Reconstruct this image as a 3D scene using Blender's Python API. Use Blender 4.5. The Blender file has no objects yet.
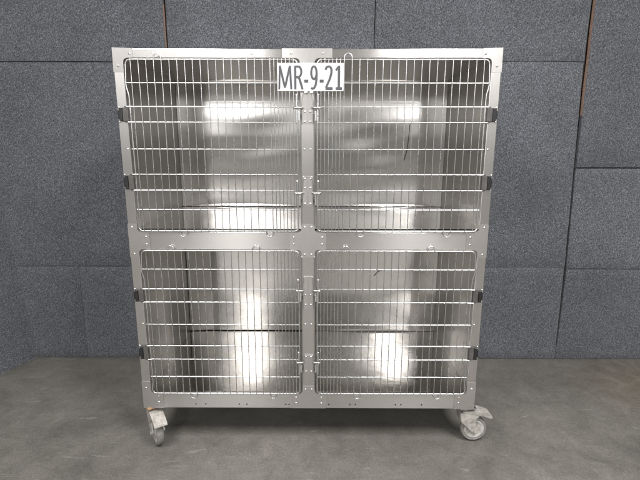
import bpy, bmesh, math, random
from mathutils import Vector, Matrix
random.seed(7)
R = math.radians
sc = bpy.context.scene
COL = sc.collection

# ------------------------------------------------------------------ nodes
def new_mat(name):
    m = bpy.data.materials.new(name); m.use_nodes = True
    nt = m.node_tree
    b = nt.nodes['Principled BSDF']
    return m, nt, b

def nd(nt, kind, **kw):
    n = nt.nodes.new(kind)
    for k, v in kw.items():
        if k in n.inputs: n.inputs[k].default_value = v
        else: setattr(n, k, v)
    return n

def ramp(nt, stops, src):
    r = nt.nodes.new('ShaderNodeValToRGB')
    while len(r.color_ramp.elements) < len(stops): r.color_ramp.elements.new(.5)
    for e, (p, c) in zip(r.color_ramp.elements, stops):
        e.position = p; e.color = (c, c, c, 1) if isinstance(c, (int, float)) else (*c, 1)
    nt.links.new(src, r.inputs[0]); return r

def coords(nt, scale=(1, 1, 1), kind='Object'):
    t = nt.nodes.new('ShaderNodeTexCoord')
    mp = nt.nodes.new('ShaderNodeMapping'); mp.inputs['Scale'].default_value = scale
    mp.inputs['Rotation'].default_value = (.62, .47, .35); mp.inputs['Location'].default_value = (.37, .71, .13)
    nt.links.new(t.outputs[kind], mp.inputs[0]); return mp.outputs[0]

def steel(name, base=(.60, .585, .56), rough=.26, aniso=.55, axis='Z', grain=(6, 6, 700), var=.10, rot=0., smudge=2.2):
    m, nt, b = new_mat(name)
    L = nt.links.new
    b.inputs['Metallic'].default_value = 1
    # brushed grain and hand smudges change the polish
    g = nd(nt, 'ShaderNodeTexNoise', Scale=1., Detail=3.); L(coords(nt, grain), g.inputs['Vector'])
    s = nd(nt, 'ShaderNodeTexNoise', Scale=smudge, Detail=6., Roughness=.62, Distortion=.6); L(coords(nt), s.inputs['Vector'])
    a = nd(nt, 'ShaderNodeMath', operation='MULTIPLY_ADD'); L(s.outputs[0], a.inputs[0]); a.inputs[1].default_value = var * 2.2; a.inputs[2].default_value = rough - var * 1.1
    a2 = nd(nt, 'ShaderNodeMath', operation='MULTIPLY_ADD'); L(g.outputs[0], a2.inputs[0]); a2.inputs[1].default_value = var * .8; L(a.outputs[0], a2.inputs[2])
    L(a2.outputs[0], b.inputs['Roughness'])
    mixc = nd(nt, 'ShaderNodeMix', data_type='RGBA')
    L(g.outputs[0], mixc.inputs[0])
    mixc.inputs[6].default_value = (*[c * .95 for c in base], 1); mixc.inputs[7].default_value = (*[min(1, c * 1.05) for c in base], 1)
    L(mixc.outputs[2], b.inputs['Base Color'])
    if aniso:
        b.inputs['Anisotropic'].default_value = aniso
        b.inputs['Anisotropic Rotation'].default_value = rot
        t = nt.nodes.new('ShaderNodeTangent'); t.direction_type = 'RADIAL'; t.axis = axis
        L(t.outputs[0], b.inputs['Tangent'])
    return m

M = {}
M['rail_h'] = steel('brushed_steel_across', base=(.62, .60, .585), rough=.22, aniso=.88, axis='Z', grain=(3, 3, 300), var=.02, rot=.25)
M['rail_v'] = steel('brushed_steel_upright', base=(.59, .57, .556), rough=.29, aniso=.4, axis='X', grain=(300, 3, 3), var=.02, rot=.25)
M['gusset'] = steel('stamped_steel', base=(.58, .56, .546), rough=.28, aniso=.5, axis='Z', grain=(60, 60, 60), var=.03, smudge=9, rot=.25)
M['sheet_back'] = steel('brushed_steel_sheet_upper', base=(.66, .64, .618), rough=.14, aniso=.3, axis='Z', grain=(3, 3, 200), var=.015, smudge=2.2, rot=.25)
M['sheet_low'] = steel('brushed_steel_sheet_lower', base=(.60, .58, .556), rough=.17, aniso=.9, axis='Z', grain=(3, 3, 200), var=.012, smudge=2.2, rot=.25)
M['sheet_side'] = steel('brushed_steel_sheet_side', base=(.52, .502, .48), rough=.32, aniso=0, grain=(3, 3, 60), var=.03, smudge=3)
M['sheet_floor'] = steel('scuffed_steel_sheet_floor', base=(.56, .55, .53), rough=.065, aniso=0, grain=(60, 3, 3), var=.025, smudge=30)
def dimple(m, scale, strength, dist):
    nt = m.node_tree; b = nt.nodes['Principled BSDF']
    n = nd(nt, 'ShaderNodeTexNoise', Scale=scale, Detail=3., Roughness=.55); nt.links.new(coords(nt), n.inputs['Vector'])
    bp = nd(nt, 'ShaderNodeBump', Strength=strength, Distance=dist); nt.links.new(n.outputs[0], bp.inputs['Height']); nt.links.new(bp.outputs[0], b.inputs['Normal'])
dimple(M['sheet_floor'], 22., .22, .0016)
M['wire'] = steel('polished_wire', base=(.70, .70, .70), rough=.26, aniso=0, grain=(200, 200, 200), var=.04, smudge=20)
M['rivet'] = steel('rivet_steel', base=(.76, .75, .73), rough=.22, aniso=0, grain=(200, 200, 200), var=.04)

def plastic(name, col, rough=.5, bump=.1, dirt=None, dscale=30):
    m, nt, b = new_mat(name); L = nt.links.new
    n = nd(nt, 'ShaderNodeTexNoise', Scale=dscale, Detail=6., Roughness=.65); L(coords(nt), n.inputs['Vector'])
    d = dirt or tuple(c * .6 for c in col)
    r = ramp(nt, [(.36, d), (.58, col), (.8, tuple(min(1, c * 1.12) for c in col))], n.outputs[0]); L(r.outputs[0], b.inputs['Base Color'])
    b.inputs['Roughness'].default_value = rough
    bp = nd(nt, 'ShaderNodeBump', Strength=bump, Distance=.001); L(n.outputs[0], bp.inputs['Height']); L(bp.outputs[0], b.inputs['Normal'])
    return m
M['black'] = plastic('black_plastic', (.012, .012, .013), .4)
M['dark_plate'] = plastic('dark_hinge_plate', (.075, .07, .066), .42)
M['caster_grey'] = plastic('worn_grey_plastic', (.31, .297, .275), .5, dirt=(.19, .175, .152), dscale=45)
M['hub_grey'] = plastic('pale_hub_plastic', (.36, .35, .33), .5, dirt=(.24, .228, .21), dscale=45)
M['tyre'] = plastic('grey_rubber', (.17, .16, .148), .75, dirt=(.105, .097, .09), dscale=60)
M['rust'] = plastic('rusted_steel', (.30, .19, .10), .7, dirt=(.16, .075, .03), dscale=90)
M['card'] = plastic('white_card', (.88, .88, .88), .6, dirt=(.85, .85, .85), bump=.02)
M['ink'] = plastic('grey_ink', (.06, .06, .068), .7, dirt=(.052, .052, .06), bump=.0)
M['board_edge'] = plastic('raw_board_edge', (.44, .29, .22), .85, dirt=(.24, .14, .10), bump=.6, dscale=120)
M['backing'] = plastic('dark_backing', (.018, .013, .011), .9, dscale=8)

# carpet: looped charcoal-blue pile, flecked
def carpet(name, tint=1.0):
    m, nt, b = new_mat(name); L = nt.links.new
    co = coords(nt, (1, 1, .8))
    n1 = nd(nt, 'ShaderNodeTexNoise', Scale=180., Detail=1.5, Roughness=.6, Distortion=.2); L(co, n1.inputs['Vector'])
    n2 = nd(nt, 'ShaderNodeTexNoise', Scale=250., Detail=1., Roughness=.6, Distortion=.2); L(coords(nt, (1, 1, .8)), n2.inputs['Vector'])
    n3 = nd(nt, 'ShaderNodeTexNoise', Scale=2.4, Detail=4., Roughness=.6); L(coords(nt), n3.inputs['Vector'])
    mx = nd(nt, 'ShaderNodeMix', data_type='FLOAT'); mx.inputs[0].default_value = .38
    L(n1.outputs[0], mx.inputs[2]); L(n2.outputs[0], mx.inputs[3])
    r = ramp(nt, [(.30, (.0195, .0206, .0248)), (.44, (.0475, .0496, .0568)), (.54, (.087, .091, .1015)), (.70, (.188, .196, .212))], mx.outputs[0])
    w = nd(nt, 'ShaderNodeMix', data_type='RGBA', blend_type='MULTIPLY'); w.inputs[0].default_value = 1
    r3 = ramp(nt, [(.3, .84), (.7, 1.10)], n3.outputs[0])
    L(r.outputs[0], w.inputs[6]); L(r3.outputs[0], w.inputs[7]); 
    oi = nt.nodes.new('ShaderNodeObjectInfo'); ro = ramp(nt, [(0., .90), (1., 1.10)], oi.outputs['Random'])      # dye lots differ a little
    w2 = nd(nt, 'ShaderNodeMix', data_type='RGBA', blend_type='MULTIPLY'); w2.inputs[0].default_value = 1
    L(w.outputs[2], w2.inputs[6]); L(ro.outputs[0], w2.inputs[7]); L(w2.outputs[2], b.inputs['Base Color'])
    b.inputs['Roughness'].default_value = .95
    b.inputs['Specular IOR Level'].default_value = .15
    b.inputs['Sheen Weight'].default_value = .12; b.inputs['Sheen Roughness'].default_value = .6
    bp = nd(nt, 'ShaderNodeBump', Strength=.4, Distance=.004); L(mx.outputs[0], bp.inputs['Height']); L(bp.outputs[0], b.inputs['Normal'])
    return m
M['carpet'] = carpet('charcoal_carpet')

def concrete():
    m, nt, b = new_mat('worn_concrete'); L = nt.links.new
    co = coords(nt)
    big = nd(nt, 'ShaderNodeTexNoise', Scale=1.3, Detail=8., Roughness=.62, Distortion=.8); L(co, big.inputs['Vector'])
    mid = nd(nt, 'ShaderNodeTexNoise', Scale=9., Detail=10., Roughness=.78, Distortion=.7); L(co, mid.inputs['Vector'])
    fine = nd(nt, 'ShaderNodeTexNoise', Scale=140., Detail=4., Roughness=.7); L(co, fine.inputs['Vector'])
    c1 = ramp(nt, [(.28, (.080, .0755, .067)), (.45, (.110, .104, .0925)), (.58, (.130, .1227, .1095)), (.75, (.170, .161, .144))], big.outputs[0])
    c2 = ramp(nt, [(.28, .74), (.5, .98), (.72, 1.20)], mid.outputs[0])
    c3 = ramp(nt, [(.3, .72), (.7, 1.2)], fine.outputs[0])
    a = nd(nt, 'ShaderNodeMix', data_type='RGBA', blend_type='MULTIPLY'); a.inputs[0].default_value = 1
    L(c1.outputs[0], a.inputs[6]); L(c2.outputs[0], a.inputs[7])
    a2 = nd(nt, 'ShaderNodeMix', data_type='RGBA', blend_type='MULTIPLY'); a2.inputs[0].default_value = 1
    L(a.outputs[2], a2.inputs[6]); L(c3.outputs[0], a2.inputs[7])
    # pale scuffs dragged across the slab, and one brown stain by the right wall
    sc1 = nd(nt, 'ShaderNodeTexNoise', Scale=1., Detail=5., Roughness=.6, Distortion=1.5); L(coords(nt, (5, 26, 1)), sc1.inputs['Vector'])
    rs = ramp(nt, [(.62, 0.), (.74, .38)], sc1.outputs[0])
    a3 = nd(nt, 'ShaderNodeMix', data_type='RGBA'); L(rs.outputs[0], a3.inputs[0]); L(a2.outputs[2], a3.inputs[6]); a3.inputs[7].default_value = (.27, .262, .246, 1)
    tc = nt.nodes.new('ShaderNodeTexCoord')
    ds = nd(nt, 'ShaderNodeVectorMath', operation='DISTANCE'); L(tc.outputs['Object'], ds.inputs[0]); ds.inputs[1].default_value = (1.95, .52, 0)
    nj = nd(nt, 'ShaderNodeMath', operation='MULTIPLY_ADD'); L(mid.outputs[0], nj.inputs[0]); nj.inputs[1].default_value = .5; L(ds.outputs['Value'], nj.inputs[2])
    rb = ramp(nt, [(.35, .55), (.75, 0.)], nj.outputs[0])
    a4 = nd(nt, 'ShaderNodeMix', data_type='RGBA', blend_type='MULTIPLY'); L(rb.outputs[0], a4.inputs[0]); L(a3.outputs[2], a4.inputs[6]); a4.inputs[7].default_value = (.78, .66, .52, 1)
    L(a4.outputs[2], b.inputs['Base Color'])
    rr = ramp(nt, [(.3, .34), (.7, .55)], mid.outputs[0]); L(rr.outputs[0], b.inputs['Roughness'])
    b.inputs['Specular IOR Level'].default_value = .4
    bp = nd(nt, 'ShaderNodeBump', Strength=.25, Distance=.002); L(fine.outputs[0], bp.inputs['Height']); L(bp.outputs[0], b.inputs['Normal'])
    return m
M['concrete'] = concrete()

# ------------------------------------------------------------------ mesh helpers
def finish(name, bm, mats, parent=None, smooth=False, loc=None, rotz=0, recalc=True):
    if recalc: bmesh.ops.recalc_face_normals(bm, faces=bm.faces[:])
    me = bpy.data.meshes.new(name); bm.to_mesh(me); bm.free()
    for m in (mats if isinstance(mats, (list, tuple)) else [mats]): me.materials.append(m)
    if smooth:
        for p in me.polygons: p.use_smooth = True
    o = bpy.data.objects.new(name, me); COL.objects.link(o)
    if parent: o.parent = parent
    if loc: o.location = loc
    if rotz: o.rotation_euler.z = rotz
    return o

def empty(name, loc=(0, 0, 0), parent=None, rotz=0):
    o = bpy.data.objects.new(name, None); COL.objects.link(o); o.location = loc; o.rotation_euler.z = rotz
    o.empty_display_size = .05
    if parent: o.parent = parent
    return o

def tag(o, label=None, cat=None, group=None, kind=None):
    for k, v in (('label', label), ('category', cat), ('group', group), ('kind', kind)):
        if v: o[k] = v
    return o

def box(bm, x0, x1, y0, y1, z0, z1, mi=0, bev=0.):
    vs = [bm.verts.new((x, y, z)) for z in (z0, z1) for y in (y0, y1) for x in (x0, x1)]
    fs = []
    for q in ((0, 2, 3, 1), (4, 5, 7, 6), (0, 1, 5, 4), (2, 6, 7, 3), (0, 4, 6, 2), (1, 3, 7, 5)):
        f = bm.faces.new([vs[i] for i in q]); f.material_index = mi; fs.append(f)
    if bev:
        es = list({e for f in fs for e in f.edges})
        bmesh.ops.bevel(bm, geom=es, offset=bev, segments=2, affect='EDGES', profile=.6)

def tube(bm, pts, r, n=8, mi=0, cap=True):
    src = [Vector(p) for p in pts]; pts = [src[0]]
    for a, b in zip(src, src[1:]):
        d = b - a
        if d.length > r * 8:
            e = d.normalized() * r * 1.2
            pts += [a + e, b - e]
        pts.append(b)
    prev = None; rings = []
    up = None
    for i, p in enumerate(pts):
        a = (pts[i] - pts[i - 1]).normalized() if i else None
        c = (pts[i + 1] - pts[i]).normalized() if i < len(pts) - 1 else None
        t = ((a + c).normalized() if a and c else (a or c))
        if up is None:
            up = t.cross(Vector((0, 1, 0)) if abs(t.y) < .9 else Vector((1, 0, 0))).normalized()
        up = (up - t * up.dot(t)).normalized()
        s = t.cross(up)
        k = 1.
        if a and c:
            k = 1 / max(.5, math.sqrt(max(.0001, (1 + a.dot(c)) / 2)))
        ring = [bm.verts.new(p + (up * math.cos(2 * math.pi * j / n) + s * math.sin(2 * math.pi * j / n)) * r) for j in range(n)]
        if prev:
            for j in range(n):
                f = bm.faces.new((prev[j], prev[(j + 1) % n], ring[(j + 1) % n], ring[j])); f.smooth = True; f.material_index = mi
        prev = ring; rings.append(ring)
    if cap:
        for rg in (rings[0], rings[-1]):
            f = bm.faces.new(rg); f.material_index = mi

def arc(cx, cz, r, a0, a1, y, n=5):
    return [(cx + r * math.cos(a0 + (a1 - a0) * i / n), y, cz + r * math.sin(a0 + (a1 - a0) * i / n)) for i in range(n + 1)]

def dome(bm, x, y, z, r, h, n=10, mi=0):
    """a round head on the plane at y, bulging towards -y"""
    rings = []
    for k, (rr, hh) in enumerate(((1., 0), (.95, .35), (.75, .72), (.4, .95))):
        rings.append([bm.verts.new((x + r * rr * math.cos(2 * math.pi * j / n), y - h * hh, z + r * rr * math.sin(2 * math.pi * j / n))) for j in range(n)])
    top = bm.verts.new((x, y - h, z))
    for a, b in zip(rings, rings[1:]):
        for j in range(n):
            f = bm.faces.new((a[j], a[(j + 1) % n], b[(j + 1) % n], b[j])); f.smooth = True; f.material_index = mi
    for j in range(n):
        f = bm.faces.new((rings[-1][j], rings[-1][(j + 1) % n], top)); f.smooth = True; f.material_index = mi

def rounded(poly, n=6):
    """poly: (x, z, radius) -> outline with rounded corners"""
    out = []
    N = len(poly)
    for i, (x, z, r) in enumerate(poly):
        p = Vector((x, z)); a = Vector(poly[i - 1][:2]); b = Vector(poly[(i + 1) % N][:2])
        if r <= 0: out.append((x, z)); continue
        da = (a - p).normalized(); db = (b - p).normalized()
        ang = da.angle(db); t = min(r / math.tan(ang / 2), (a - p).length * .49, (b - p).length * .49)
        p0 = p + da * t; p1 = p + db * t
        for k in range(n + 1):
            u = k / n
            q = p0 * (1 - u) ** 2 + p * 2 * u * (1 - u) + p1 * u * u
            out.append((q.x, q.y))
    return out

def plate(bm, outline, y0, y1, mi=0, axis='y'):
    f3 = (lambda a, b, c: (a, c, b)) if axis == 'y' else (lambda a, b, c: (c, a, b))
    A = [bm.verts.new(f3(x, z, y0)) for x, z in outline]
    B = [bm.verts.new(f3(x, z, y1)) for x, z in outline]
    fa = bm.faces.new(A); fb = bm.faces.new(B[::-1]); fs = [fa, fb]
    for i in range(len(A)):
        j = (i + 1) % len(A)
        fs.append(bm.faces.new((A[j], A[i], B[i], B[j])))
    for f in fs: f.material_index = mi
    return fs

def sheet(bm, fn, nu, nv, mi=0):
    g = [[bm.verts.new(fn(i / nu, j / nv)) for i in range(nu + 1)] for j in range(nv + 1)]
    for j in range(nv):
        for i in range(nu):
            f = bm.faces.new((g[j][i], g[j][i + 1], g[j + 1][i + 1], g[j + 1][i])); f.smooth = True; f.material_index = mi

# ------------------------------------------------------------------ setting
bm = bmesh.new()
sheet(bm, lambda u, v: (-25 + 50 * u, -40 + 40.98 * v, 0), 2, 2)
tag(finish('floor', bm, M['concrete']), kind='structure')
YW = .8605
bm = bmesh.new(); box(bm, -3.4, 4.2, YW + .034, YW + .12, 0, 3.1)
tag(finish('wall', bm, M['backing']), kind='structure')

def wall_panel(q, label, y=YW, thick=.028, brown=(), brown_z=(0, 9), name='carpet_panel', uneven=.0015):
    """q: corners (x,z) bottom-left, bottom-right, top-right, top-left"""
    bm = bmesh.new()
    (ax, az), (bx, bz), (cx_, cz), (dx, dz) = q
    ph = random.random() * 6
    NU, NV = 14, 14
    def P(u, v, yy):
        x = (ax * (1 - u) + bx * u) * (1 - v) + (dx * (1 - u) + cx_ * u) * v
        z = (az * (1 - u) + bz * u) * (1 - v) + (dz * (1 - u) + cz * u) * v
        return Vector((x, yy, z))
    def front(u, v):
        e = min(u, 1 - u, v, 1 - v)
        p = P(u, v, y)
        w = abs(bx - ax)
        d = min(min(u, 1 - u) * w, min(v, 1 - v) * (dz - az))
        p.y += uneven * math.sin(5 * u + ph) * math.cos(4 * v + ph * 2)
        if d < .001: p.y += .002
        # ragged carpet edge
        if d < .001:
            p.x += random.uniform(-.0012, .0012); p.z += random.uniform(-.0008, .0008) if az > .05 or v > .5 else 0
        return p
    us = [0, .004] + [i / 12 for i in range(1, 12)] + [.996, 1]
    g = [[bm.verts.new(front(u, v)) for u in us] for v in us]
    n = len(us)
    for j in range(n - 1):
        for i in range(n - 1):
            f = bm.faces.new((g[j][i], g[j][i + 1], g[j + 1][i + 1], g[j + 1][i])); f.smooth = True
    loop = [(0, i) for i in range(n)] + [(j, n - 1) for j in range(1, n)] + [(n - 1, i) for i in range(n - 2, -1, -1)] + [(j, 0) for j in range(n - 2, 0, -1)]
    ring = [g[j][i] for j, i in loop]
    mid = [bm.verts.new((v.co.x, y + .010, v.co.z)) for v in ring]
    back = [bm.verts.new((v.co.x, y + thick, v.co.z)) for v in ring]
    K = len(ring)
    for k in range(K):
        m_ = (k + 1) % K
        j, i = loop[k]; j2, i2 = loop[m_]
        side = 'b' if j == 0 and j2 == 0 else 't' if j == n - 1 and j2 == n - 1 else 'r' if i == n - 1 and i2 == n - 1 else 'l'
        f = bm.faces.new((ring[m_], ring[k], mid[k], mid[m_])); f.material_index = 1 if side in brown and brown_z[0] < mid[k].co.z < brown_z[1] else 0
        f = bm.faces.new((mid[m_], mid[k], back[k], back[m_])); f.material_index = 1 if side in brown and brown_z[0] < mid[k].co.z < brown_z[1] else 0
    bm.faces.new(back)
    o = finish(name, bm, [M['carpet'], M['board_edge']])
    tag(o, label, 'wall panel', 'charcoal carpet panels on the wall')
    return o

H1, H0, HT = 1.836, .621, 3.06
# far-left column
wall_panel([(-2.60, H1 + .0012), (-.8300, H1 + .0003), (-.834, HT), (-2.60, HT)], 'charcoal carpet wall panel above the cage top, at upper left beside the brown gap', y=YW - .006, brown=('r',), brown_z=(0, 2.06))
wall_panel([(-2.60, H0 + .0015), (-.8235, H0 + .0008), (-.8235, H1 - .0003), (-2.60, H1 - .0012)], 'large charcoal carpet wall panel directly left of the upper cage doors')
wall_panel([(-2.60, 0.002), (-1.4756, 0.002), (-1.4722, H0 - .0015), (-2.60, H0 - .0015)], 'low charcoal carpet wall panel at the floor in the dark left corner', uneven=.002)
wall_panel([(-1.4752, 0.002), (-.8235, 0.002), (-.8235, H0 - .0012), (-1.4700, H0 - .0008)], 'low charcoal carpet wall panel between dark left corner and the cage', uneven=.002)
# behind the cage
wall_panel([(-.8205, H1 + .003), (.353, H1 + .003), (.3505, HT), (-.822, HT)], 'charcoal carpet wall panel above the middle sign, between brown gap and black seam', y=YW + .004)
wall_panel([(-.8215, H0 + .001), (.354, H0 + .001), (.354, H1), (-.8215, H1)], 'charcoal carpet wall panel hidden mostly behind left cage doors')
wall_panel([(-.8215, 0.002), (.354, 0.002), (.354, H0 - .001), (-.8215, H0 - .001)], 'charcoal carpet wall panel at the floor behind left lower cage door')
# right of the middle seam
wall_panel([(.3575, H1 + .0045), (1.5535, H1 + .0022), (1.5625, HT), (.3555, HT)], 'charcoal carpet wall panel above right cage doors, between black and brown seams', y=YW + .001)
wall_panel([(.3575, H0 + .0008), (1.579, H0 + .0003), (1.5520, H1 + .0002), (.3575, H1 + .0042)], 'large charcoal carpet wall panel directly right of the upper cage doors')
wall_panel([(.3575, 0.002), (1.5865, 0.002), (1.5785, H0 - .0003), (.3575, H0 - .0008)], 'low charcoal carpet wall panel on the floor right of the grey caster')
# far right column
wall_panel([(1.5745, 1.2405), (3.4, 1.243), (3.4, HT), (1.5690, HT)], 'tall charcoal carpet wall panel at upper right beside the brown edge', y=YW - .009, brown=('l',), brown_z=(1.66, 9))
wall_panel([(1.5925, .614), (3.4, .615), (3.4, 1.237), (1.577, 1.237)], 'middle charcoal carpet wall panel at far right between two level seams')
wall_panel([(1.5895, 0.002), (3.4, 0.002), (3.4, .609), (1.5945, .6085)], 'low charcoal carpet wall panel at far right on the floor beside brown stain')

# leaning panel on the left
A = Vector((-1.812, YW, 0)); B = Vector((-1.898, .628, 0)); Cc = Vector((-1.902, YW, 1.07))
du = (B - A).normalized(); dv = (Cc - A); dv = dv.normalized()
nrm = du.cross(dv).normalized()
if nrm.x > 0: nrm = -nrm                       # away from the room
bm = bmesh.new()
A0 = A - du * .004
def lp(u, v, d): return A0 + du * (2.4 * u) + dv * (2.6 * v) + nrm * d
fr = {}
sheet(bm, lambda u, v: lp(u, v, .002 * math.sin(6 * u + 1) * math.cos(3 * v)), 20, 16)
fb = [[bm.verts.new(lp(u, v, d)) for (u, v) in ((0, 0), (1, 0), (1, 1), (0, 1))] for d in (.004, .03)]
bm.faces.new(fb[1])
for i in range(4):
    j = (i + 1) % 4
    bm.faces.new((fb[0][i], fb[0][j], fb[1][j], fb[1][i]))
tag(finish('carpet_panel', bm, M['carpet'], recalc=True), 'dark charcoal carpet panel leaning outward, forming the left side of the corner', 'wall panel')

# ------------------------------------------------------------------ cage bank
cage = tag(empty('animal_cage', (0, 0, 0)), 'stainless steel four door animal cage bank on grey casters', 'animal cage')
Z0, Z1 = .185, 1.7425
W = .762; WI = .745; DEP = .7208
XO, XP = .722, .028                             # opening outer edge, post half width
UT, UB, LT, LB = 1.7075, 1.0125, .9372, .2588   # opening heights
ZU, ZL, ZC, ZT = 1.0228, .2534, .951, 1.7168    # floors and ceilings

# front frame
bm = bmesh.new()
Yb = .022
for s in (-1, 1):
    x0, x1 = sorted((s * W, s * XO))
    box(bm, x0, x1, 0, Yb, Z0, Z1, 1, .0022)
box(bm, -XO + .0003, XO - .0003, .0004, Yb, UT, Z1 - .001, 0, .002)
box(bm, -XO + .0003, XO - .0003, .0004, Yb, Z0, LB, 0, .002)
box(bm, -XP, XP, .0002, Yb, LB + .0003, UT - .0003, 1, .002)
for s in (-1, 1):
    x0, x1 = sorted((s * (XP + .0003), s * (XO - .0003)))
    box(bm, x0, x1, .0006, Yb, LT, UB, 0, .002)
# rolled bead along the post edges
for s in (-1, 1):
    for (a, b) in ((LB + .03, LT - .03), (UB + .03, UT - .03)):
        tube(bm, [(s * (XP - .0015), -.0008, a), (s * (XP - .0015), -.0008, b)], .0026, 8, 1)
# inner return flanges
for (zb, zt) in ((LB, LT), (UB, UT)):
    for s in (-1, 1):
        x0, x1 = sorted((s * XO, s * (XO + .003))); box(bm, x0, x1, Yb + .0005, .045, zb, zt, 1)
frame = finish('front_frame', bm, [M['rail_h'], M['rail_v']], cage)

def gusset(outline, rivets):
    bm = bmesh.new()
    plate(bm, rounded(outline), -.0016, -.0001, 0)
    for x, z in rivets: dome(bm, x, -.0016, z, .0050, .0028, mi=1)
    return finish('gusset_plate', bm, [M['gusset'], M['rivet']], frame)
rf = .022
for s in (-1, 1):
    gusset([(s * W, Z1 + .0035, 0), (s * .684, Z1 + .0005, 0), (s * .684, UT, 0), (s * XO, UT, rf), (s * XO, 1.655, 0), (s * (W + .001), 1.655, .0)],
           [(s * .695, 1.724), (s * .7425, 1.678)])
    gusset([(s * W, 1.047, 0), (s * XO, 1.047, 0), (s * XO, UB, rf), (s * .672, UB, .004), (s * .672, LT, .004), (s * XO, LT, rf), (s * XO, .903, 0), (s * W, .903, 0)],
           [(s * .744, 1.034), (s * .688, .992), (s * .688, .960), (s * .744, .917)])
    gusset([(s * W, .318, 0), (s * XO, .318, 0), (s * XO, LB, rf), (s * .668, LB, 0), (s * .668, Z0 - .001, 0), (s * W, Z0 - .001, .004)],
           [(s * .744, .286), (s * .689, .243), (s * .689, .214)])
gusset([(-.098, Z1, 0), (.098, Z1, 0), (.098, UT, 0), (XP, UT, rf), (XP, 1.66, 0), (-XP, 1.66, 0), (-XP, UT, rf), (-.098, UT, 0)], [(-.062, 1.7245), (.062, 1.7245)])
gusset([(-XP, 1.048, .004), (XP, 1.048, .004), (XP, UB, rf), (.077, UB, .005), (.077, LT, .005), (XP, LT, rf), (XP, .902, .004), (-XP, .902, .004), (-XP, LT, rf), (-.077, LT, .005), (-.077, UB, .005), (-XP, UB, rf)],
       [(-.0145, 1.035), (.0145, 1.035), (-.0145, .9155), (.0145, .9155), (-.0605, .990), (-.0605, .9605), (.0605, .990), (.0605, .9605)])
gusset([(-.078, LB, .004), (-XP, LB, rf), (-XP, .297, .003), (XP, .297, .003), (XP, LB, rf), (.078, LB, .004), (.078, Z0 + .0005, 0), (-.078, Z0 + .0005, 0)],
       [(-.0135, .281), (.0135, .281), (-.058, .240), (-.058, .2115), (.058, .240), (.058, .2115)])
# rivets and small drain holes straight on the rails
for s in (-1, 1):
    for x, y in ((.733, -.0002), (.0125, 0)):
        for z in (1.357, .598):
            bm = bmesh.new(); dome(bm, s * x, y, z, .0046, .003); finish('rivet', bm, M['rivet'], frame)
for x in (-.52, -.475, -.32, -.285, -.105, -.09, .092, .19, .215, .40, .425, .52):
    bm = bmesh.new()
    plate(bm, [(x + .0035 * math.cos(a * .785), .2045 + .0035 * math.sin(a * .785)) for a in range(8)], -.0004, .001)
    finish('drain_hole', bm, M['black'], frame)

# sheets: dented a little, as rolled sheet is
def bulge(u, v, a): return a * (math.sin(math.pi * u) * math.sin(math.pi * v)) ** .8
def back_panel(x0, x1, z0, z1, amp, waves, ph, mk='sheet_back'):
    bm = bmesh.new()
    def fn(u, v):
        y = DEP - amp * .75 * math.sin(math.pi * v) + amp * 1.4 * max(0, math.sin(math.pi * u)) * max(0, math.sin(math.pi * v)) ** .3 + waves * (math.sin(7.3 * v + 2.2 * math.cos(3.1 * u + ph)) + .6 * math.sin(15 * v + 1.9 * math.sin(4 * u + ph * 2)) + .28 * math.sin(37 * v + 3.2 * math.sin(2.6 * u + ph)))*math.sin(math.pi*v)*math.sin(math.pi*min(1,u*1.0))
        d = (u if x0 < -.1 else 1 - u) * (x1 - x0)      # outer edge curved forward, added so it does not mirror the dark side wall
        y -= .15 * max(0, .12 - d) ** 2 / .24
        return (x0 + (x1 - x0) * u, y, z0 + (z1 - z0) * v)
    sheet(bm, fn, 90, 90)
    return finish('back_panel', bm, M[mk], cage, True)
back_panel(-WI + .0015, -.003, ZU + .003, ZT, .007, .0011, .4)
back_panel(.003, WI - .001, ZU + .0025, ZT, .007, .0011, 2.2)
back_panel(-WI + .0035, -.003, ZL + .006, ZC, .0012, .0002, 1., 'sheet_low')
back_panel(.003, WI - .0012, ZL + .002, ZC, .0035, .0003, 3.)
# dark hair-thin scuffs on the two right back panels
for pts in ([(.549, .7185, 1.488), (.544, .718, 1.411), (.538, .718, 1.344), (.523, .718, 1.288)], [(.371, .7195, .608), (.401, .7195, .636), (.425, .7195, .646)]):
    bm = bmesh.new(); tube(bm, pts, .0016, 5); finish('scuff', bm, M['black'], bpy.data.objects['back_panel.001' if pts[0][2] > 1 else 'back_panel.003'])
for s in (-1, 1):
    bm = bmesh.new()
    x0, x1 = sorted((s * WI, s * (W - .0015)))
    box(bm, x0, x1, Yb + .0004, DEP + .042, Z0 + .0005, Z1 - .001, 0, .002)
    finish('side_panel', bm, M['sheet_side'], cage)
bm = bmesh.new(); box(bm, -WI + .0005, WI - .0005, Yb + .0004, DEP + .0292, ZT, Z1 - .0015, 0, .001); finish('top_panel', bm, M['sheet_side'], cage)
def cage_floor(zf, zb):
    bm = bmesh.new()
    box(bm, -WI + .0005, WI - .0005, Yb + .0004, DEP + .0292, zb, zf - .004)
    for s in (-1, 1):
        x0, x1 = sorted((s * .0025, s * (WI - .0005)))
        def fn(u, v, x0=x0, x1=x1, s=s):
            return (x0 + (x1 - x0) * u, Yb + .001 + (DEP - Yb - .001) * v, zf - .0025 * (math.sin(math.pi * u) * math.sin(math.pi * v)) + .0004 * math.sin(13 * u + s) * math.sin(9 * v))
        sheet(bm, fn, 30, 30)
    finish('shelf_floor', bm, M['sheet_floor'], cage, False)
cage_floor(ZU, ZC + .001)
cage_floor(ZL, Z0 + .004)
for z0, z1 in ((ZU, ZT), (ZL, ZC)):
    bm = bmesh.new(); box(bm, -.002, .002, Yb + .0006, DEP + .001, z0 + .0005, z1 - .0005); finish('divider', bm, M['sheet_side'], cage)
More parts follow.
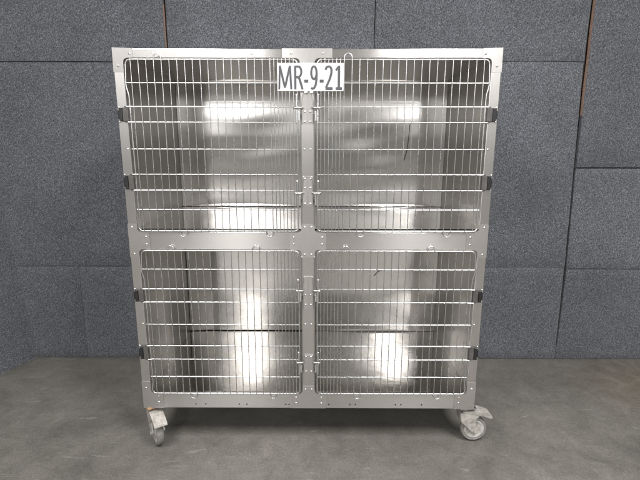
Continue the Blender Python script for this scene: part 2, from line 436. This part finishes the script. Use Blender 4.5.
bm = bmesh.new(); box(bm, -WI + .001, WI - .001, DEP + .030, DEP + .0405, Z0 + .001, Z1 - .002); finish('rear_cladding', bm, M['sheet_side'], cage)

# doors
RU = [1.7006, 1.6134, 1.5228, 1.4627, 1.3569, 1.2554, 1.1899, 1.1095, 1.0185]
RL = [.9328, .8507, .7618, .7017, .598, .4964, .4313, .346, .2632]
WX = [.6906 - .0303 * k for k in range(19)] + [.1452 - .01515 * k for k in range(1, 7)]
RF, RH, RV = .0031, .0027, .0018
YF, YV = -.0062, -.0062 - .0027 - .0016
def door(s, rows):
    """s: -1 left, 1 right; hinged on the outer side"""
    top_pairs, bot_pairs = ((3, 15), (5, 17)) if s < 0 else ((5, 17), (3, 15))
    d = empty('cage_door', (s * .375, 0, rows[-1]), cage)
    ox, oz = s * .375, rows[-1]
    T = Matrix.Translation((-ox, 0, -oz))
    bm = bmesh.new()
    # rod frame, rounded corners, jogged beside the hinges
    xo, xi, rc = .712, .0395, .018
    zt, zb = rows[0], rows[-1]
    m = lambda pts: [(s * x, y, z) for x, y, z in pts]
    z1, z2 = rows[1], rows[2]
    path = []
    path += arc(xi + rc, zt - rc, rc, math.pi, math.pi / 2, YF)
    path += arc(xo - rc, zt - rc, rc, math.pi / 2, 0, YF)
    path += [(xo + .0045, YF, z1 - .006), (xo + .002, YF, z1 - .022), (xo - .004, YF, z1 - .045), (xo - .005, YF, z2 + .02)]
    path += [(xo - .005, YF, zb + .05), (xo - .001, YF, zb + .035)]
    path += arc(xo - rc, zb + rc, rc, 0, -math.pi / 2, YF)
    path += arc(xi + rc, zb + rc, rc, -math.pi / 2, -math.pi, YF)
    path += [path[0]]
    tube(bm, m(path), RF, 8, cap=False)
    fr = finish('rod_frame', bm, M['wire'], d); fr.data.transform(T)
    bm = bmesh.new()
    for i, z in enumerate(rows[1:-1], 1):
        if i in (2, 3, 5, 6):
            pts = [(xi - .002, YF, z), (xo - .014, YF, z), (xo + .004, YF - .004, z), (xo + .016, YF - .004, z)]
        else:
            pts = [(xi - .002, YF, z), (xo + .004, YF, z)]
        tube(bm, m(pts), RH, 8)
    done = set()
    for pairs, zz, sg in ((top_pairs, zt, 1), (bot_pairs, zb, -1)):
        other = zb - .003 if sg > 0 else zt + .003
        for k in pairs:
            xa, xb = WX[k], WX[k + 1]; done |= {k, k + 1}
            rr = (xa - xb) / 2; cx = (xa + xb) / 2
            e = zz + sg * .0075
            pts = [(xa, YV, other)] + [(cx + rr * math.cos(t), YV, e + sg * rr * math.sin(t)) for t in [math.pi * i / 8 for i in range(9)]] + [(xb, YV, other)]
            tube(bm, m(pts), RV, 8)
    for k, x in enumerate(WX):
        if k in done: continue
        j = random.uniform(-.0006, .0006)
        tube(bm, m([(x, YV, zb - .003), (x + j, YV, (zt + zb) / 2), (x, YV, zt + .003)]), RV, 8)
    g = finish('wire_grid', bm, M['wire'], d); g.data.transform(T)
    # hinges between the paired rows
    for a, b in ((2, 3), (5, 6)):
        zc = (rows[a] + rows[b]) / 2; hh = (rows[a] - rows[b]) / 2 - .003
        bm = bmesh.new()
        x0, x1 = sorted((s * .7135, s * .7375)); box(bm, x0, x1, -.0125, -.0035, zc - hh, zc + hh, 1, .0015)
        x0, x1 = sorted((s * .738, s * .752)); box(bm, x0, x1, -.0145, -.0018, zc - hh + .001, zc + hh - .001, 0, .002)
        x0, x1 = sorted((s * .7525, s * .758)); box(bm, x0, x1, -.010, -.0018, zc - hh * .62, zc + hh * .62, 0, .0015)
        for q in (-1, 1): dome(bm, s * .755, -.0018, zc + q * (hh + .001), .0042, .003, mi=2)
        h = finish('hinge', bm, [M['black'], M['dark_plate'], M['rivet']], d); h.data.transform(T)
    # latches on the free side
    for a in (2, 6):
        z = rows[a] - (.004 if a == 2 else .010)
        bm = bmesh.new()
        x = .0425
        tube(bm, m([(x + .0035, YV - .006, z + .052), (x, YV - .006, z + .048), (x, YV - .006, z + .006), (x - .002, YV - .006, z + .001), (x - .006, YV - .006, z), (.016, YV - .004, z)]), .0040, 10)
        tube(bm, m([(x + .012, YV - .006, z - .0002), (x - .004, YV - .006, z - .0002)]), .0044, 10)
        tube(bm, m([(x, YF, z - .004), (x, YF, z - .062)]), .0042, 10)
        # guide sleeve with its dark slot
        x0, x1 = sorted((s * .0295, s * .0365)); box(bm, x0, x1, -.0135, -.002, z - .050, z - .012, 0, .001)
        x0, x1 = sorted((s * .0245, s * .0290)); box(bm, x0, x1, -.0105, -.003, z - .042, z - .022, 1, .0008)
        l = finish('latch', bm, [M['wire'], M['black']], d); l.data.transform(T)
    return d
for rows in (RU, RL):
    for s in (-1, 1): door(s, rows)

# latch keepers riveted to the post, one behind each latch pair
def keeper(z, top, bot, rows):
    bm = bmesh.new()
    # folded channel, narrower at its top lip
    out = rounded([(-.0215, bot, .002), (.0215, bot, .002), (.0215, z + .012, .003), (.0175, top, .003), (-.0175, top, .003), (-.0215, z + .012, .003)])
    plate(bm, out, -.0030, -.0004, 0)
    for sx in (-1, 1):
        tube(bm, [(sx * .0175, -.0045, top), (sx * .0215, -.0045, z + .012), (sx * .0215, -.0045, bot)], .0020, 8, 0)
    tube(bm, [(-.0175, -.0045, top), (.0175, -.0045, top)], .0020, 8, 0)
    box(bm, -.002, .002, -.0055, -.003, bot + .004, top - .004, 0, .0008)
    for zr in rows:
        for sx in (-1, 1): dome(bm, sx * .0115, -.0030, zr, .0052, .0035, mi=1)
    return finish('latch_keeper', bm, [M['gusset'], M['rivet']], cage)
keeper(1.519, 1.578, 1.458, (1.505, 1.466))
keeper(1.183, 1.247, 1.128, (1.238, 1.200, 1.134))
keeper(.757, .818, .672, (.735, .690))
keeper(.420, .452, .366, (.443, .372))

# casters
def caster(x, y, ang, rusty=False):
    c = empty('caster', (x, y, 0), cage, ang)
    Rw, e = .0625, .042
    # stem and top plate
    bm = bmesh.new()
    box(bm, -.038, .038, -.034, .034, Z0 - .007, Z0 - .0012, 0, .001)
    n = 16
    tube(bm, [(0, 0, .150), (0, 0, Z0 - .0075)], .017, n)
    for qx in (-.028, .028):
        for qy in (-.024, .024): tube(bm, [(qx, qy, Z0 - .012), (qx, qy, Z0 - .0072)], .0055, 6)
    finish('stem', bm, M['rust'] if rusty else M['rail_h'], c)
    # fork: hood and two swept legs
    bm = bmesh.new()
    hood = rounded([(-.030, .118, .01), (-.034, .146, .012), (-.012, .156, .01), (.030, .153, .012), (.058, .142, .008), (.055, .132, .006), (.02, .130, .01)], 5)
    plate(bm, hood, -.027, .027)
    for sy in (-1, 1):
        leg = rounded([(-.032, .136, .01), (-.026, .108, .02), (.006, .080, .012), (e - .017, Rw - .004, .012), (e + .002, Rw - .018, .014), (e + .019, Rw + .004, .012), (e + .012, Rw + .028, .02), (.036, .110, .02), (.056, .138, .008), (.01, .150, .01)], 5)
        y0, y1 = sorted((sy * .0205, sy * .0275)); plate(bm, leg, y0, y1)
        tube(bm, [(e, sy * .0275, Rw), (e, sy * .0325, Rw)], .0085, 12)
    bmesh.ops.bevel(bm, geom=[ed for ed in bm.edges if len(ed.link_faces) == 2 and ed.calc_face_angle(0) > 1.0], offset=.0018, segments=2, affect='EDGES')
    finish('fork', bm, M['caster_grey'], c)
    # brake pedal over the wheel
    bm = bmesh.new()
    ped = rounded([(-.026, .158, .006), (.02, .166, .02), (.070, .160, .03), (.116, .140, .01), (.122, .128, .005), (.112, .124, .005), (.085, .137, .02), (.058, .143, .01), (.0, .1565, .01)], 5)
    plate(bm, ped, -.029, .029)
    bmesh.ops.bevel(bm, geom=[ed for ed in bm.edges if len(ed.link_faces) == 2 and ed.calc_face_angle(0) > 1.0], offset=.005, segments=3, affect='EDGES')
    finish('brake_pedal', bm, M['caster_grey'], c)
    # wheel and tyre, turned about the axle
    def lathe(prof, seg=40):
        bm = bmesh.new(); rings = []
        for (r, yy) in prof:
            rings.append([bm.verts.new((e + r * math.cos(2 * math.pi * k / seg), yy, Rw + r * math.sin(2 * math.pi * k / seg))) for k in range(seg)])
        for a, b in zip(rings, rings[1:] + rings[:1]):
            for k in range(seg):
                f = bm.faces.new((a[k], a[(k + 1) % seg], b[(k + 1) % seg], b[k])); f.smooth = True
        return bm
    finish('tyre', lathe([(.046, -.0125), (.051, -.0165), (.057, -.0160), (.0608, -.011), (Rw, -.004), (Rw, .004), (.0608, .011), (.057, .0160), (.051, .0165), (.046, .0125)]), M['tyre'], c)
    finish('hub', lathe([(.006, -.0185), (.016, -.0185), (.019, -.012), (.034, -.0105), (.040, -.0145), (.0475, -.0150), (.0475, .0150), (.040, .0145), (.034, .0105), (.019, .012), (.016, .0185), (.006, .0185)]), M['hub_grey'], c)
    return c
caster(-.732, .036, R(-56), True)
caster(.737, .036, R(3))
caster(-.70, .66, R(150))
caster(.70, .66, R(35))

# ------------------------------------------------------------------ the number card
sign = tag(empty('number_sign', (.0128, -.0185, 1.582)), 'white card lettered MR-9-21 in grey, fixed across the two upper doors', 'sign')
bm = bmesh.new(); 
CW, CH = .2590, .1040
def cardfn(u, v): return ((u - .5) * CW, .0012 * math.sin(math.pi * u * 2 + .5) * v, v * CH)
sheet(bm, cardfn, 24, 6)
bmesh.ops.solidify(bm, geom=bm.faces[:], thickness=.0007)
finish('card', bm, M['card'], sign, False)
bm = bmesh.new()
def stroke(pts, w, closed=False):
    """flat ribbon along pts (fraction of card), pen width w (m)"""
    P = [Vector(((x - .5) * CW, z * CH)) for x, z in pts]
    L_, R_ = [], []
    for i, p in enumerate(P):
        a = (P[i] - P[i - 1]).normalized() if i or closed else None
        c = (P[(i + 1) % len(P)] - P[i]).normalized() if i < len(P) - 1 or closed else None
        if a is None: a = c
        if c is None: c = a
        t = (a + c).normalized(); nn = Vector((-t.y, t.x)); k = 1 / max(.45, math.sqrt((1 + a.dot(c)) / 2))
        wx = w
        L_.append(p + nn * wx * .5 * k); R_.append(p - nn * wx * .5 * k)
    def v3(q):
        u = q.x / CW + .5; return bm.verts.new((q.x, .0012 * math.sin(math.pi * u * 2 + .5) * q.y / CH - .0009, q.y))
    lv = [v3(q) for q in L_]; rv = [v3(q) for q in R_]
    n = len(P)
    for i in range(n if closed else n - 1):
        j = (i + 1) % n
        bm.faces.new((lv[i], lv[j], rv[j], rv[i]))
def ell(cx, cz, rx, rz, a0, a1, n=18): return [(cx + rx * math.cos(R(a0 + (a1 - a0) * i / n)), cz + rz * math.sin(R(a0 + (a1 - a0) * i / n))) for i in range(n + 1)]
wt = .0086; lo, hi = .055, .905
stroke([(.028, lo), (.040, hi)], wt * .85); stroke([(.040, hi), (.115, .12)], wt * .95); stroke([(.115, .12), (.192, hi)], wt * .95); stroke([(.194, hi), (.210, lo)], wt * .9)
stroke([(.272, lo), (.272, hi)], wt)
stroke([(.262, .878), (.310, .878)] + ell(.315, .690, .049, .190, 85, -85) + [(.285, .50)], wt * .95)
stroke([(.316, .49), (.338, .42), (.381, lo)], wt)
stroke([(.407, .355), (.468, .355)], wt * 1.3)
stroke(ell(.553, .655, .040, .225, 0, 360, 28)[:-1], wt * .95, True)
stroke([(.594, .66), (.592, .42), (.580, .22), (.556, .105), (.528, .082), (.508, .115)], wt)
stroke([(.640, .355), (.700, .355)], wt * 1.3)
stroke([(.728, .755), (.742, .845), (.772, .880), (.802, .855), (.818, .770), (.816, .640), (.795, .45), (.735, .115)], wt)
stroke([(.726, .092), (.838, .092)], wt * 1.25)
stroke([(.884, .735), (.922, .875), (.930, .885)], wt * .9); stroke([(.930, .905), (.930, .06)], wt * 1.1); stroke([(.880, .092), (.980, .092)], wt * 1.2)
finish('lettering', bm, M['ink'], sign, recalc=False)
# tape tabs below the card holding it to the wires
bm = bmesh.new()
for x in (-.018, .004): box(bm, x - .006, x + .006, -.0002, .0004, -.007, .004)
finish('tape_tab', bm, M['card'], sign)

# ------------------------------------------------------------------ light: rows of ceiling fixtures running back over the camera
def lamp(x, y, z, power, sx=.30, sy=1.2, col=(1., .988, .975)):
    d = bpy.data.lights.new('ceiling_lamp', 'AREA'); d.shape = 'RECTANGLE'; d.size = sx; d.size_y = sy
    d.energy = power; d.color = col
    o = bpy.data.objects.new('ceiling_lamp', d); COL.objects.link(o); o.location = (x, y, z)
    return o
ZLAMP = 3.5
for x, k in ((-1.4, .78), (1.4, 1.2)):
    lamp(x, -1.7, ZLAMP, 185 * k, 1.0, 1.6)
    lamp(x, -5.6, ZLAMP, 120)
lamp(-1.95, -9.2, ZLAMP, 330, .26, 2.6)
lamp(2.2, -9.2, ZLAMP, 110, .2, 2.6)
for x in (-4.2, 4.2):
    lamp(x, -18., 4.2, 420, 1.6, 1.6)
    lamp(x * 1.3, -6., ZLAMP, 150)

w = bpy.data.worlds.new('World'); sc.world = w; w.use_nodes = True
wt_ = w.node_tree
bg = wt_.nodes['Background']; bg.inputs[1].default_value = 1.
tc = wt_.nodes.new('ShaderNodeTexCoord'); sx = wt_.nodes.new('ShaderNodeSeparateXYZ'); wt_.links.new(tc.outputs['Generated'], sx.inputs[0])
mp = wt_.nodes.new('ShaderNodeMapRange'); wt_.links.new(sx.outputs['Z'], mp.inputs[0]); mp.inputs[1].default_value = -1
r = ramp(wt_, [(0, (.09, .088, .084)), (.495, (.12, .118, .114)), (.515, (.22, .217, .21)), (.53, (.72, .71, .695)), (.555, (1., .985, .96)), (.58, (.62, .61, .595)), (.61, (.26, .256, .25)), (1., (.17, .168, .164))], mp.outputs[0])
wt_.links.new(r.outputs[0], bg.inputs[0])

# ------------------------------------------------------------------ camera
cd = bpy.data.cameras.new('camera'); cam = bpy.data.objects.new('camera', cd); COL.objects.link(cam)
cd.sensor_width = 36; cd.lens = 450.71 / 640 * 36; cd.clip_start = .05; cd.clip_end = 200
cam.matrix_world = Matrix.Translation((.059, -1.8723, 1.3816)) @ Matrix.Rotation(.0042, 4, 'Z') @ Matrix.Rotation(math.pi / 2 - .2115, 4, 'X') @ Matrix.Rotation(.0015, 4, 'Z')
sc.camera = cam
sc.render.engine = 'CYCLES'
sc.cycles.max_bounces = 10; sc.cycles.glossy_bounces = 8; sc.cycles.diffuse_bounces = 4
sc.cycles.sample_clamp_indirect = 6
sc.cycles.use_denoising = True
sc.view_settings.view_transform = 'Standard'; sc.view_settings.look = 'None'
sc.view_settings.exposure = 0; sc.view_settings.gamma = 1
